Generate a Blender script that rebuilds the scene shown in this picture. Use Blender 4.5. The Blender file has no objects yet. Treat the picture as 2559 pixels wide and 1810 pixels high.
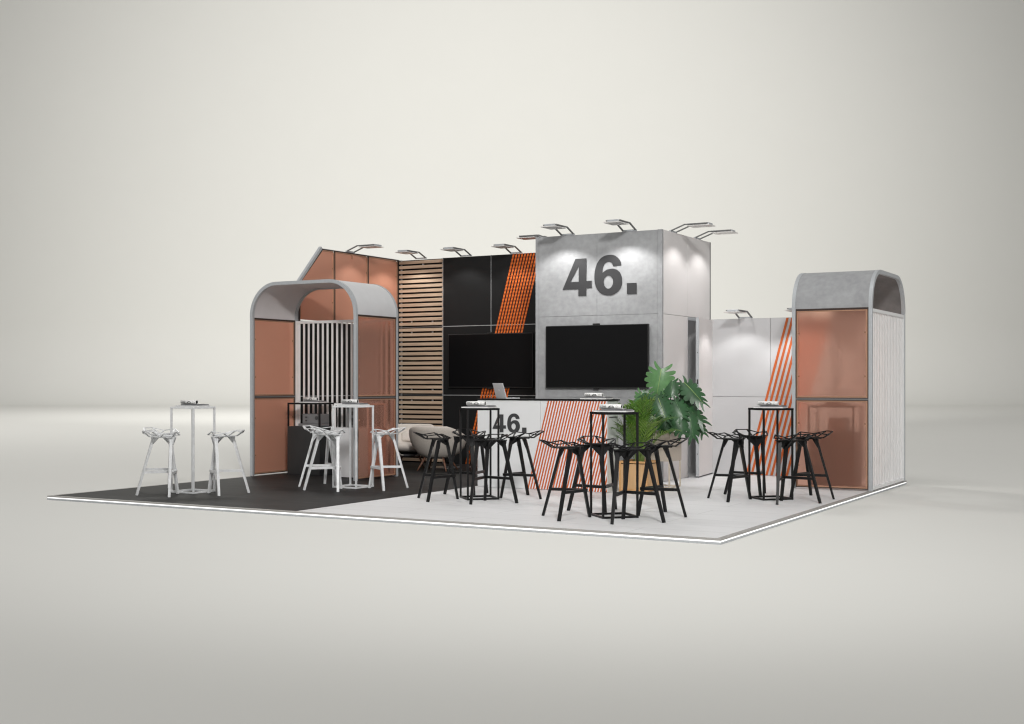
import bpy, bmesh, math, random
from mathutils import Vector, Matrix
R = math.radians
rnd = random.Random(7)
scene = bpy.context.scene
col = scene.collection

# ------------------------------------------------------------------ materials
def new_mat(name):
    m = bpy.data.materials.new(name); m.use_nodes = True
    nt = m.node_tree
    return m, nt, nt.nodes['Principled BSDF'], nt.nodes['Material Output']

def pbr(name, c, rough=0.5, metal=0.0, var=0.0, scale=6.0, bump=0.0, bscale=200.0, spec=0.5, coat=0.0, stretch=None, rvar=0.0):
    m, nt, b, out = new_mat(name)
    b.inputs['Base Color'].default_value = (*c, 1)
    b.inputs['Roughness'].default_value = rough
    b.inputs['Metallic'].default_value = metal
    b.inputs['Specular IOR Level'].default_value = spec
    b.inputs['Coat Weight'].default_value = coat
    tc = nt.nodes.new('ShaderNodeTexCoord')
    vec = tc.outputs['Object']
    if stretch:
        mp = nt.nodes.new('ShaderNodeMapping'); mp.inputs['Scale'].default_value = stretch
        nt.links.new(vec, mp.inputs['Vector']); vec = mp.outputs['Vector']
    if var > 0:
        n = nt.nodes.new('ShaderNodeTexNoise'); n.inputs['Scale'].default_value = scale
        n.inputs['Detail'].default_value = 6; n.inputs['Roughness'].default_value = .6
        nt.links.new(vec, n.inputs['Vector'])
        r = nt.nodes.new('ShaderNodeValToRGB')
        r.color_ramp.elements[0].position = .3; r.color_ramp.elements[1].position = .7
        r.color_ramp.elements[0].color = (*[max(0, x*(1-var)) for x in c], 1)
        r.color_ramp.elements[1].color = (*[min(1, x*(1+var)) for x in c], 1)
        nt.links.new(n.outputs['Fac'], r.inputs['Fac']); nt.links.new(r.outputs['Color'], b.inputs['Base Color'])
        if rvar > 0:
            mr = nt.nodes.new('ShaderNodeMapRange')
            mr.inputs['To Min'].default_value = rough-rvar; mr.inputs['To Max'].default_value = rough+rvar
            nt.links.new(n.outputs['Fac'], mr.inputs['Value']); nt.links.new(mr.outputs['Result'], b.inputs['Roughness'])
    if bump > 0:
        n2 = nt.nodes.new('ShaderNodeTexNoise'); n2.inputs['Scale'].default_value = bscale; n2.inputs['Detail'].default_value = 3
        nt.links.new(vec, n2.inputs['Vector'])
        bp = nt.nodes.new('ShaderNodeBump'); bp.inputs['Strength'].default_value = bump; bp.inputs['Distance'].default_value = .002
        nt.links.new(n2.outputs['Fac'], bp.inputs['Height']); nt.links.new(bp.outputs['Normal'], b.inputs['Normal'])
    return m

def concrete(name, c, k=1.0):
    m, nt, b, out = new_mat(name)
    b.inputs['Roughness'].default_value = .72
    tc = nt.nodes.new('ShaderNodeTexCoord')
    n1 = nt.nodes.new('ShaderNodeTexNoise'); n1.inputs['Scale'].default_value = 1.7; n1.inputs['Detail'].default_value = 9; n1.inputs['Roughness'].default_value = .62; n1.inputs['Distortion'].default_value = .5
    mp = nt.nodes.new('ShaderNodeMapping'); mp.inputs['Scale'].default_value = (1, 1, 1.6)
    nt.links.new(tc.outputs['Object'], mp.inputs['Vector']); nt.links.new(mp.outputs['Vector'], n1.inputs['Vector'])
    r1 = nt.nodes.new('ShaderNodeValToRGB')
    r1.color_ramp.elements[0].position = .33; r1.color_ramp.elements[1].position = .72
    r1.color_ramp.elements[0].color = (*[x*(1-.24*k) for x in c], 1); r1.color_ramp.elements[1].color = (*[x*(1+.26*k) for x in c], 1)
    nt.links.new(n1.outputs['Fac'], r1.inputs['Fac'])
    n2 = nt.nodes.new('ShaderNodeTexNoise'); n2.inputs['Scale'].default_value = 14; n2.inputs['Detail'].default_value = 8
    mp2 = nt.nodes.new('ShaderNodeMapping'); mp2.inputs['Scale'].default_value = (1, 1, 1.1)
    nt.links.new(tc.outputs['Object'], mp2.inputs['Vector']); nt.links.new(mp2.outputs['Vector'], n2.inputs['Vector'])
    r2 = nt.nodes.new('ShaderNodeValToRGB')
    r2.color_ramp.elements[0].position = .35; r2.color_ramp.elements[1].position = .65
    r2.color_ramp.elements[0].color = (.92, .92, .92, 1); r2.color_ramp.elements[1].color = (1.05, 1.05, 1.05, 1)
    nt.links.new(n2.outputs['Fac'], r2.inputs['Fac'])
    mx = nt.nodes.new('ShaderNodeMix'); mx.data_type = 'RGBA'; mx.blend_type = 'MULTIPLY'; mx.inputs[0].default_value = 1
    nt.links.new(r1.outputs['Color'], mx.inputs[6]); nt.links.new(r2.outputs['Color'], mx.inputs[7])
    nt.links.new(mx.outputs[2], b.inputs['Base Color'])
    bp = nt.nodes.new('ShaderNodeBump'); bp.inputs['Strength'].default_value = .15; bp.inputs['Distance'].default_value = .004
    nt.links.new(n2.outputs['Fac'], bp.inputs['Height']); nt.links.new(bp.outputs['Normal'], b.inputs['Normal'])
    return m

def plank_floor(name, c, mortar, dark=False):
    """large floor tiles with thin joints and faint streaks"""
    m, nt, b, out = new_mat(name)
    tc = nt.nodes.new('ShaderNodeTexCoord')
    mp = nt.nodes.new('ShaderNodeMapping'); mp.inputs['Scale'].default_value = (1/1.6, 1/1.6, 1)
    nt.links.new(tc.outputs['Object'], mp.inputs['Vector'])
    br = nt.nodes.new('ShaderNodeTexBrick'); br.offset = .5
    br.inputs['Scale'].default_value = 1.0; br.inputs['Mortar Size'].default_value = .0022
    br.inputs['Mortar Smooth'].default_value = .3
    br.inputs['Brick Width'].default_value = 1.2; br.inputs['Row Height'].default_value = .3
    br.inputs['Color1'].default_value = (*c, 1); br.inputs['Color2'].default_value = (*[x*(1.55 if dark else .965) for x in c], 1)
    br.inputs['Mortar'].default_value = (*mortar, 1)
    nt.links.new(mp.outputs['Vector'], br.inputs['Vector'])
    n = nt.nodes.new('ShaderNodeTexNoise'); n.inputs['Scale'].default_value = 3.2; n.inputs['Detail'].default_value = 8
    mp2 = nt.nodes.new('ShaderNodeMapping'); mp2.inputs['Scale'].default_value = (.6, 7 if dark else 2, 1)
    nt.links.new(tc.outputs['Object'], mp2.inputs['Vector']); nt.links.new(mp2.outputs['Vector'], n.inputs['Vector'])
    r = nt.nodes.new('ShaderNodeValToRGB'); r.color_ramp.elements[0].position = .32; r.color_ramp.elements[1].position = .72
    v = .5 if dark else .022
    r.color_ramp.elements[0].color = (1-v, 1-v, 1-v, 1); r.color_ramp.elements[1].color = (1+v, 1+v, 1+v, 1)
    nt.links.new(n.outputs['Fac'], r.inputs['Fac'])
    mx = nt.nodes.new('ShaderNodeMix'); mx.data_type = 'RGBA'; mx.blend_type = 'MULTIPLY'; mx.inputs[0].default_value = 1
    nt.links.new(br.outputs['Color'], mx.inputs[6]); nt.links.new(r.outputs['Color'], mx.inputs[7])
    nt.links.new(mx.outputs[2], b.inputs['Base Color'])
    b.inputs['Roughness'].default_value = .55 if dark else .5
    b.inputs['Specular IOR Level'].default_value = .12 if dark else .35
    bp = nt.nodes.new('ShaderNodeBump'); bp.inputs['Strength'].default_value = .12; bp.inputs['Distance'].default_value = .003
    nt.links.new(n.outputs['Fac'], bp.inputs['Height']); nt.links.new(bp.outputs['Normal'], b.inputs['Normal'])
    return m

def wood(name, c1, c2, axis='x'):
    m, nt, b, out = new_mat(name)
    tc = nt.nodes.new('ShaderNodeTexCoord')
    mp = nt.nodes.new('ShaderNodeMapping')
    mp.inputs['Scale'].default_value = (1.2, 24, 24) if axis == 'x' else (24, 24, 1.2)
    nt.links.new(tc.outputs['Object'], mp.inputs['Vector'])
    n = nt.nodes.new('ShaderNodeTexNoise'); n.inputs['Scale'].default_value = 1.6; n.inputs['Detail'].default_value = 7; n.inputs['Distortion'].default_value = .8
    nt.links.new(mp.outputs['Vector'], n.inputs['Vector'])
    r = nt.nodes.new('ShaderNodeValToRGB'); r.color_ramp.elements[0].position = .3; r.color_ramp.elements[1].position = .7
    r.color_ramp.elements[0].color = (*c1, 1); r.color_ramp.elements[1].color = (*c2, 1)
    nt.links.new(n.outputs['Fac'], r.inputs['Fac']); nt.links.new(r.outputs['Color'], b.inputs['Base Color'])
    b.inputs['Roughness'].default_value = .55
    return m

def copper_pane(name, tint, scat, clear, frost, trans, gloss, rough):
    """frosted copper tinted acrylic: clear + frosted transmission, scattering and soft gloss"""
    m, nt, b, out = new_mat(name)
    t4 = (*tint, 1)
    b.inputs['Base Color'].default_value = t4; b.inputs['Roughness'].default_value = .45
    s4 = (*scat, 1); b.inputs['Base Color'].default_value = s4
    def node(kind, **kw):
        n = nt.nodes.new(kind); n.inputs['Color'].default_value = s4 if ('Transl' in kind or 'Gloss' in kind) else t4
        for k, v in kw.items(): n.inputs[k].default_value = v
        return n
    parts = [(node('ShaderNodeBsdfTransparent'), clear), (node('ShaderNodeBsdfRefraction', Roughness=rough, IOR=1.3), frost),
             (node('ShaderNodeBsdfTranslucent'), trans), (node('ShaderNodeBsdfGlossy', Roughness=.28), gloss)]
    cur, rest = b.outputs[0], 1-clear-frost-trans-gloss
    tot = rest
    for n, wgt in parts:
        tot += wgt
        mx = nt.nodes.new('ShaderNodeMixShader'); mx.inputs[0].default_value = wgt/tot
        nt.links.new(cur, mx.inputs[1]); nt.links.new(n.outputs[0], mx.inputs[2]); cur = mx.outputs[0]
    nt.links.new(cur, out.inputs['Surface'])
    return m

def emit(name, c, s):
    m, nt, b, out = new_mat(name)
    b.inputs['Base Color'].default_value = (.8, .8, .8, 1)
    b.inputs['Emission Color'].default_value = (*c, 1); b.inputs['Emission Strength'].default_value = s
    return m

M = dict(
    ground=pbr('matte studio floor', (.71, .707, .679), .95, var=.005, scale=.5, spec=.1, bump=.15, bscale=60),
    deck_white=plank_floor('pale deck floor', (.72, .72, .728), (.42, .42, .42)),
    deck_dark=plank_floor('dark deck floor', (.0185, .0182, .018), (.009, .009, .009), True),
    deck_core=pbr('deck core', (.25, .25, .25), .7, var=.05),
    alu=pbr('brushed aluminium', (.50, .52, .54), .42, .35, var=.05, scale=30),
    alu_dark=pbr('dark aluminium', (.22, .22, .22), .45, .5, var=.06, scale=30),
    trim=pbr('deck edge trim', (.36, .35, .335), .5, .15, var=.04, scale=20),
    led=emit('light strip', (1, 1, 1), .9),
    black_panel=pbr('black wall panel', (.0125, .0128, .0132), .55, var=.06, scale=3, bump=.05, bscale=300, spec=.2),
    void=pbr('black backing', (.008, .008, .008), .8, var=.1),
    joint=pbr('panel joint profile', (.45, .46, .47), .5, .3, var=.05),
    orange=pbr('orange graphic print', (.50, .10, .014), .6, var=.05, scale=8, bump=.2, bscale=120),
    orange_fabric=None,
    white_panel=pbr('white wall panel', (.50, .50, .508), .6, var=.02, scale=2, bump=.06, bscale=350),
    white_warm=pbr('warm white wall panel', (.68, .655, .65), .6, var=.02, scale=2, bump=.06, bscale=350),
    print_white=pbr('white print ground', (.74, .72, .74), .6, var=.02, scale=3),
    grey_joint=pbr('grey shadow joint', (.20, .20, .205), .7, var=.05),
    concrete=concrete('fair faced concrete', (.335, .34, .348), .5),
    concrete_light=concrete('concrete laminate', (.34, .345, .355), .4),
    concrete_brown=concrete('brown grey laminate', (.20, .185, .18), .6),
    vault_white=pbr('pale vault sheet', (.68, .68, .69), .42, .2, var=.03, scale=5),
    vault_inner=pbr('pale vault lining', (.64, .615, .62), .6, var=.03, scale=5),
    slat_white=pbr('white slat', (.86, .86, .865), .45, var=.02, scale=10),
    letter=pbr('dark grey lettering', (.034, .034, .036), .6, var=.05, scale=12),
    tv=pbr('television screen glass', (.0045, .0045, .005), .3, var=.03, spec=.15),
    tv_frame=pbr('television bezel', (.012, .012, .012), .45, var=.05),
    oak=wood('pale oak slat', (.42, .298, .21), (.58, .44, .32)),
    pane=copper_pane('frosted copper acrylic', (.98, .78, .69), (.98, .60, .48), .02, .77, .10, .05, .30),
    pane_clear=copper_pane('satin copper acrylic', (.98, .78, .695), (.98, .60, .48), .04, .76, .09, .05, .25),
    pane_deep=copper_pane('frosted copper acrylic backed', (.94, .62, .48), (1.0, .54, .38), .16, .12, .04, .28, .4),
    pane_back=pbr('added dark backing', (.24, .12, .085), .6, var=.04),  # for sheets added behind panes to shut out the light outside
    copper_trim=pbr('copper trim', (.46, .255, .165), .45, .25, var=.06, scale=15),
    brown_trim=pbr('dark brown gasket', (.045, .026, .02), .6, var=.08),
    black_metal=pbr('black powder coat', (.006, .006, .0065), .38, .0, var=.12, scale=25, spec=.28),
    black_matt=pbr('black matt table top', (.008, .008, .0085), .75, var=.1, scale=12, spec=.1),
    white_metal=pbr('white powder coat', (.76, .77, .78), .38, .12, var=.10, scale=14, rvar=.08),
    cab_black=pbr('black cabinet lacquer', (.022, .023, .024), .5, var=.06, scale=5),
    cab_white=pbr('white cabinet lacquer', (.68, .68, .69), .5, var=.02, scale=5),
    cab_brown=pbr('brown cabinet lacquer', (.05, .045, .042), .5, var=.06, scale=5),
    counter=pbr('counter panel', (.68, .685, .69), .5, var=.015, scale=4, bump=.05, bscale=350),
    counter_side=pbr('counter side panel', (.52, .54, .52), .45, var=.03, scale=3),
    top_black=pbr('black counter top', (.008, .008, .0085), .6, spec=.15, var=.1, scale=12),
    machine=pbr('grey machine casing', (.20, .20, .205), .5, .2, var=.05, scale=12),
    machine_dark=pbr('dark machine fittings', (.07, .07, .072), .45, .2, var=.06, scale=12),
    silver=pbr('silver laptop shell', (.62, .63, .65), .42, .15, var=.03, scale=20),
    screen=pbr('laptop screen glass', (.012, .012, .014), .2, var=.05),
    emblem=pbr('pale emblem', (.8, .8, .8), .3, var=.02),
    paper=pbr('white magazine paper', (.78, .78, .77), .6, var=.02, scale=20),
    paper_grey=pbr('grey magazine paper', (.25, .25, .265), .5, var=.12, scale=16),
    paper_black=pbr('black magazine cover', (.012, .012, .013), .5, var=.1, scale=16),
    ink=pbr('printing ink', (.03, .03, .032), .6, var=.1, scale=30),
    ink_pale=pbr('pale printing ink', (.42, .40, .37), .6, var=.1, scale=30),
    fabric=pbr('oatmeal upholstery', (.60, .555, .51), .9, var=.06, scale=60, bump=.5, bscale=400, spec=.2),
    fabric_dark=pbr('grey upholstery shell', (.45, .41, .37), .9, var=.08, scale=60, bump=.5, bscale=400, spec=.2),
    leg_wood=wood('walnut leg', (.10, .045, .028), (.19, .09, .055), 'z'),
    chrome=pbr('satin steel', (.5, .5, .51), .3, .85, var=.05, scale=20),
    planter_orange=wood('orange plywood', (.50, .305, .15), (.58, .37, .19), 'z'),
    planter_edge=pbr('orange planter edging', (.54, .30, .125), .5, var=.05, scale=10),
    canvas=pbr('beige canvas', (.50, .44, .375), .85, var=.04, scale=50, bump=.4, bscale=350),
    frame_beige=pbr('beige planter frame', (.60, .53, .44), .5, var=.03, scale=15),
    soil=pbr('potting soil', (.03, .02, .014), .95, var=.3, scale=40, bump=.8, bscale=90),
    leaf_dark=pbr('glossy dark leaf', (.026, .084, .030), .36, var=.3, scale=9, spec=.5),
    leaf_light=pbr('glossy light leaf', (.095, .22, .08), .36, var=.25, scale=9, spec=.5),
    leaf_vein=pbr('pale leaf rib', (.30, .42, .13), .5, var=.1),
    stem=pbr('dark plant stem', (.035, .075, .025), .5, var=.2, scale=20),
    palm=pbr('palm leaflet', (.065, .15, .016), .42, var=.45, scale=12, spec=.45),
    palm_young=pbr('young palm leaflet', (.13, .23, .026), .42, var=.35, scale=12, spec=.45),
    palm_stem=pbr('palm stem', (.14, .20, .05), .5, var=.15, scale=20),
    lens=pbr('lamp lens', (.70, .68, .66), .3, var=.03, scale=30),
)

# ------------------------------------------------------------------ mesh builder
class MB:
    def __init__(s): s.bm = bmesh.new()
    def box(s, x0, x1, y0, y1, z0, z1):
        v = [s.bm.verts.new(p) for p in ((x0,y0,z0),(x1,y0,z0),(x1,y1,z0),(x0,y1,z0),(x0,y0,z1),(x1,y0,z1),(x1,y1,z1),(x0,y1,z1))]
        for f in ((3,2,1,0),(4,5,6,7),(0,1,5,4),(1,2,6,5),(2,3,7,6),(3,0,4,7)): s.bm.faces.new([v[i] for i in f])
        return s
    def bar(s, a, b, w, h, up=(0,0,1), w2=None, h2=None):
        a = Vector(a); b = Vector(b); d = (b-a).normalized(); up = Vector(up)
        if abs(d.dot(up)) > .98: up = Vector((0,1,0)) if abs(d.y) < .9 else Vector((1,0,0))
        sx = d.cross(up).normalized(); sy = sx.cross(d).normalized()
        w2 = w if w2 is None else w2; h2 = h if h2 is None else h2
        v = []
        for p, ww, hh in ((a,w,h),(b,w2,h2)):
            for i, j in ((-1,-1),(1,-1),(1,1),(-1,1)): v.append(s.bm.verts.new(p+sx*ww*.5*i+sy*hh*.5*j))
        for f in ((3,2,1,0),(4,5,6,7),(0,1,5,4),(1,2,6,5),(2,3,7,6),(3,0,4,7)): s.bm.faces.new([v[i] for i in f])
        return s
    def prism(s, pts, d):
        """polygon of 3-D points pushed along vector d"""
        d = Vector(d); a = [s.bm.verts.new(p) for p in pts]; b = [s.bm.verts.new(Vector(p)+d) for p in pts]
        n = len(pts)
        s.bm.faces.new(a); s.bm.faces.new(list(reversed(b)))
        for i in range(n): s.bm.faces.new((a[i], b[i], b[(i+1)%n], a[(i+1)%n]))
        return s
    def tube(s, pts, r, n=8, r2=None):
        pts = [Vector(p) for p in pts]; rings = []
        for i, p in enumerate(pts):
            d = (pts[min(i+1,len(pts)-1)]-pts[max(i-1,0)]).normalized()
            u = Vector((0,0,1)) if abs(d.z) < .95 else Vector((1,0,0))
            x = d.cross(u).normalized(); y = x.cross(d).normalized()
            t = i/max(1,len(pts)-1); rr = r if r2 is None else r+(r2-r)*t
            rings.append([s.bm.verts.new(p+(x*math.cos(2*math.pi*k/n)+y*math.sin(2*math.pi*k/n))*rr) for k in range(n)])
        for i in range(len(rings)-1):
            for k in range(n): s.bm.faces.new((rings[i][k], rings[i][(k+1)%n], rings[i+1][(k+1)%n], rings[i+1][k]))
        s.bm.faces.new(list(reversed(rings[0]))); s.bm.faces.new(rings[-1])
        return s
    def lathe(s, prof, c=(0,0,0), n=32, sx=1, sy=1):
        c = Vector(c); rings = []
        for r, z in prof:
            rings.append([s.bm.verts.new(c+Vector((sx*r*math.cos(2*math.pi*k/n), sy*r*math.sin(2*math.pi*k/n), z))) for k in range(n)])
        for i in range(len(rings)-1):
            for k in range(n): s.bm.faces.new((rings[i][k], rings[i][(k+1)%n], rings[i+1][(k+1)%n], rings[i+1][k]))
        s.bm.faces.new(list(reversed(rings[0]))); s.bm.faces.new(rings[-1])
        return s
    def grid(s, rows):
        g = [[s.bm.verts.new(p) for p in r] for r in rows]
        for i in range(len(g)-1):
            for j in range(len(g[0])-1): s.bm.faces.new((g[i][j], g[i][j+1], g[i+1][j+1], g[i+1][j]))
        return s
    def build(s, name, mat, parent=None, bevel=0.0, smooth=False, solid=0.0, solid_off=0.0, sub=0):
        bmesh.ops.recalc_face_normals(s.bm, faces=s.bm.faces)
        me = bpy.data.meshes.new(name); s.bm.to_mesh(me); s.bm.free()
        me.materials.append(mat)
        if smooth:
            for p in me.polygons: p.use_smooth = True
        o = bpy.data.objects.new(name, me); col.objects.link(o)
        if parent: o.parent = parent
        if solid: 
            md = o.modifiers.new('thickness', 'SOLIDIFY'); md.thickness = solid; md.offset = solid_off
        if sub:
            md = o.modifiers.new('smooth', 'SUBSURF'); md.levels = sub; md.render_levels = sub
        if bevel:
            md = o.modifiers.new('bevel', 'BEVEL'); md.width = bevel; md.segments = 2; md.limit_method = 'ANGLE'; md.angle_limit = R(50)
        return o

def thing(name, label, cat, loc=(0,0,0), rz=0.0, group=None):
    o = bpy.data.objects.new(name, None); o.empty_display_size = .1
    o.location = loc; o.rotation_euler = (0, 0, rz); col.objects.link(o)
    o['label'] = label; o['category'] = cat
    if group: o['group'] = group
    return o
def tag(o, label, cat, group=None):
    o['label'] = label; o['category'] = cat
    if group: o['group'] = group
    return o
def structure(o): o['kind'] = 'structure'; return o
def copy_thing(root, loc, rz, label, group=None):
    r = root.copy(); col.objects.link(r); r.location = loc; r.rotation_euler = (0, 0, rz); r['label'] = label
    if group: r['group'] = group
    for c in list(root.children):
        if c.type == 'LIGHT': continue
        d = c.copy(); col.objects.link(d); d.parent = r
        for g in list(c.children):
            e = g.copy(); col.objects.link(e); e.parent = d
    return r

def curve_mesh(name, loops, extrude, mat, parent, matrix):
    """flat filled outline with holes -> thin solid mesh"""
    cu = bpy.data.curves.new(name, 'CURVE'); cu.dimensions = '2D'; cu.fill_mode = 'BOTH'; cu.extrude = extrude
    for pts, smooth in loops:
        if smooth:
            sp = cu.splines.new('BEZIER'); sp.bezier_points.add(len(pts)-1)
            for bp, p in zip(sp.bezier_points, pts):
                bp.co = (p[0], p[1], 0)
                ht = 'VECTOR' if len(p) > 2 else 'AUTO'
                bp.handle_left_type = bp.handle_right_type = ht
            sp.resolution_u = 6
        else:
            sp = cu.splines.new('POLY'); sp.points.add(len(pts)-1)
            for q, p in zip(sp.points, pts): q.co = (p[0], p[1], 0, 1)
        sp.use_cyclic_u = True
    tmp = bpy.data.objects.new(name+'_outline', cu); col.objects.link(tmp)
    bpy.context.view_layer.update()
    me = bpy.data.meshes.new_from_object(tmp.evaluated_get(bpy.context.evaluated_depsgraph_get()))
    bpy.data.objects.remove(tmp); bpy.data.curves.remove(cu)
    me.name = name; me.transform(matrix); me.materials.clear(); me.materials.append(mat)
    o = bpy.data.objects.new(name, me); col.objects.link(o); o.parent = parent
    return o

FOUR = [([(0,.187),(.376,1),(.694,1),(.694,.395),(.848,.395),(.848,.205),(.694,.205),(.694,0),(.460,0),(.460,.187)], False),
        ([(.235,.385),(.472,.80),(.472,.385)], False)]
SIX = [([(1.690,.770,1),(1.665,.87),(1.595,.965),(1.47,1.045),(1.325,1.06),(1.165,1.02),(1.035,.905),(.955,.73),(.925,.50),(.955,.27),(1.04,.11),(1.17,.02),(1.325,-.012),(1.49,.02),(1.62,.11),(1.695,.25),(1.708,.38),(1.68,.515),(1.60,.625),(1.50,.68),(1.385,.69),(1.27,.665),(1.185,.615),(1.155,.59,1),(1.165,.70),(1.205,.80),(1.265,.86),(1.335,.875),(1.405,.855),(1.445,.80),(1.455,.752,1)], True),
       ([(1.32,.515),(1.415,.46),(1.452,.345),(1.415,.225),(1.32,.165),(1.225,.225),(1.188,.345),(1.225,.46)], True)]
DOT = [([(1.84,0),(2.11,0),(2.11,.29),(1.84,.29)], False)]
def lettering_46(parent, x, y, z, h):
    mt = Matrix.Translation((x, y, z)) @ Matrix.Rotation(R(90), 4, 'X') @ Matrix.Scale(h, 4)
    for nm, lp in (('numeral_four', FOUR), ('numeral_six', SIX), ('full_stop', DOT)):
        curve_mesh(nm, lp, .0018/h, M['letter'], parent, mt)

# ------------------------------------------------------------------ camera
C = Vector((3.897, -10.718, 1.41))
FW = Vector((-.4917, .8708, 0)); RT = Vector((.8708, .4917, 0))
cam = bpy.data.cameras.new('camera'); co = bpy.data.objects.new('camera', cam); col.objects.link(co)
co.location = C; co.rotation_euler = (R(90), 0, math.atan2(.4917, .8708))
cam.sensor_width = 36; cam.lens = 36*3127.3/2559; cam.shift_y = (956-905)/2559
cam.clip_start = .1; cam.clip_end = 500
scene.camera = co

# ------------------------------------------------------------------ setting
GZ = -.05
def camp(r, f, z): 
    p = C+RT*r+FW*f; return (p.x, p.y, z)
WD, WR = 84.0, 5.5
g = MB(); 
g.grid([[camp(-90, -20, GZ), camp(90, -20, GZ)], [camp(-90, WD-WR, GZ), camp(90, WD-WR, GZ)]])
structure(g.build('ground', M['ground']))
g = MB(); rows = []
for i in range(0, 21):
    a = math.pi/2*i/20
    rows.append([camp(-90, WD-WR+WR*math.sin(a), GZ+WR*(1-math.cos(a))), camp(90, WD-WR+WR*math.sin(a), GZ+WR*(1-math.cos(a)))])
rows.append([camp(-90, WD, 60), camp(90, WD, 60)])
structure(g.grid(rows).build('backdrop', M['ground'], smooth=True))

# ------------------------------------------------------------------ platform
XL, YB, SPL = -8.80, 7.70, -4.885
plat = thing('platform', 'low exhibition platform, half dark and half pale floor, with glowing edge strip', 'platform', (-4.4, 3.8, GZ))
def P(o): o.matrix_parent_inverse = Matrix.Translation((4.4, -3.8, -GZ)); return o
P(MB().box(XL+.012, -.012, .012, YB-.012, GZ+.001, -.004).build('deck_base', M['deck_core'], plat))
T = .055
P(MB().box(SPL+.004, -T, T, YB-T, -.003, 0).build('pale_floor', M['deck_white'], plat))
P(MB().box(XL+T, SPL-.004, T, YB-T, -.003, 0).build('dark_floor', M['deck_dark'], plat))
P(MB().box(SPL-.004, SPL+.004, T, YB-T, -.003, .0015).build('floor_divider', M['print_white'], plat))
e = MB()
e.box(XL, 0, 0, T, -.015, .001).box(XL, 0, YB-T, YB, -.013, .001).box(-T, 0, T, YB-T, -.015, .001).box(XL, XL+T, T, YB-T, -.013, .001)
P(e.build('edge_trim', M['trim'], plat))
e = MB()
e.box(XL+.004, -.004, .004, .012, -.0285, -.0155).box(-.012, -.004, .012, YB-.012, -.0285, -.0155)
P(e.build('light_strip', M['led'], plat))
e = MB()
e.box(XL, 0, 0, .012, GZ+.0005, -.0292).box(-.012, 0, .012, YB, GZ+.0005, -.0292).box(XL, XL+.012, .012, YB, GZ+.0005, -.014).box(XL+.012, -.012, YB-.012, YB, GZ+.0005, -.014)
P(e.build('edge_profile', M['alu'], plat))

# ------------------------------------------------------------------ walls
WY = 7.62   # front face of the back walls
H1, H2, H3 = 1.192, 2.384, 3.576

# --- oak slat wall
w = thing('slat_wall', 'tall wall of horizontal pale oak slats beside the copper partition', 'wall', (-8.31, WY, 0))
def rel(o, t): o.matrix_parent_inverse = Matrix.Translation(-Vector(t.location)); return o
x0, x1 = -8.762, -7.835
rel(MB().box(x0, x1, WY+.06, WY+.08, 0, H3-.005).build('backing', M['void'], w), w)
s = MB()
for row in range(3):
    for k in range(14):
        z = row*H1+.012+k*(H1-.02)/14
        s.box(x0+.006, x1-.006, WY-.006, WY+.024, z+.014, z+.067)
rel(s.build('slats', M['oak'], w, bevel=.002), w)
s = MB()
for xx in (x0+.03, x1-.028): s.box(xx-.008, xx+.008, WY+.0255, WY+.058, 0, H3)
for row, zs in ((0, (1.1,)), (1, (1.28, 2.29)), (2, (2.47,))):
    for z in zs:
        for xx in (x0+.25, x1-.24): s.box(xx-.008, xx+.008, WY+.0255, WY+.058, z-.05, z+.05)
s.box(x0+.48, x0+.50, WY+.0255, WY+.058, 3.44, 3.55)
rel(s.build('metal_battens', M['alu'], w), w)
s = MB()
for z in (H1, H2): s.box(x0, x1, WY+.0005, WY+.02, z-.008, z+.002)
rel(s.build('joint_profile', M['alu_dark'], w), w)

def stripes(name, mat, parent, zb, zt, xl_at, n, pitch, wid, y, slope=.2645, clip=None, proud=.004):
    """a band of slanted stripes; xl_at = (x, z) of the left edge of the first stripe"""
    s = MB()
    for k in range(n):
        xa = xl_at[0]+k*pitch
        def X(z, off): return xa+off+(z-xl_at[1])*slope
        z0, z1 = zb, zt
        pts = [(X(z0, 0), z0), (X(z0, wid), z0), (X(z1, wid), z1), (X(z1, 0), z1)]
        if clip is not None:      # clip to x <= clip
            out = []
            for i in range(4):
                a, b = pts[i], pts[(i+1) % 4]
                ina, inb = a[0] <= clip, b[0] <= clip
                if ina: out.append(a)
                if ina != inb:
                    t = (clip-a[0])/(b[0]-a[0]); out.append((clip, a[1]+t*(b[1]-a[1])))
            pts = out
            if len(pts) < 3: continue
        s.prism([(px, y, pz) for px, pz in pts], (0, -proud, 0))
    return s.build(name, mat, parent)

# --- black wall
w = thing('black_wall', 'tall black panelled wall with a slanting band of orange stripes', 'wall', (-6.4, WY, 0))
xs = [-7.835, -6.868, -5.90, -4.97]
for i in range(3):
    for r in range(3):
        rel(MB().box(xs[i]+.006, xs[i+1]-.006, WY, WY+.03, r*H1+.004, (r+1)*H1-.008).build('wall_panel', M['black_panel'], w), w)
s = MB()
for z in (H1, H2): s.box(xs[0], xs[3], WY+.001, WY+.02, z-.0075, z+.0035)
for x in xs[1:3]: s.box(x-.0055, x+.0055, WY+.0025, WY+.018, 0, H3)
s.box(xs[0]-.004, xs[0]+.0055, WY+.002, WY+.02, 0, H3)
rel(s.build('joint_profile', M['joint'], w), w)
rel(MB().box(xs[0], xs[3], WY+.032, WY+.06, 0, H3-.002).build('wall_core', M['alu_dark'], w), w)
m, nt, b, out = new_mat('orange woven print')
b.inputs['Roughness'].default_value = .7
tc = nt.nodes.new('ShaderNodeTexCoord')
wv = nt.nodes.new('ShaderNodeTexWave'); wv.wave_type = 'BANDS'; wv.bands_direction = 'Z'; wv.inputs['Scale'].default_value = 5.2; wv.inputs['Distortion'].default_value = .6
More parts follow.
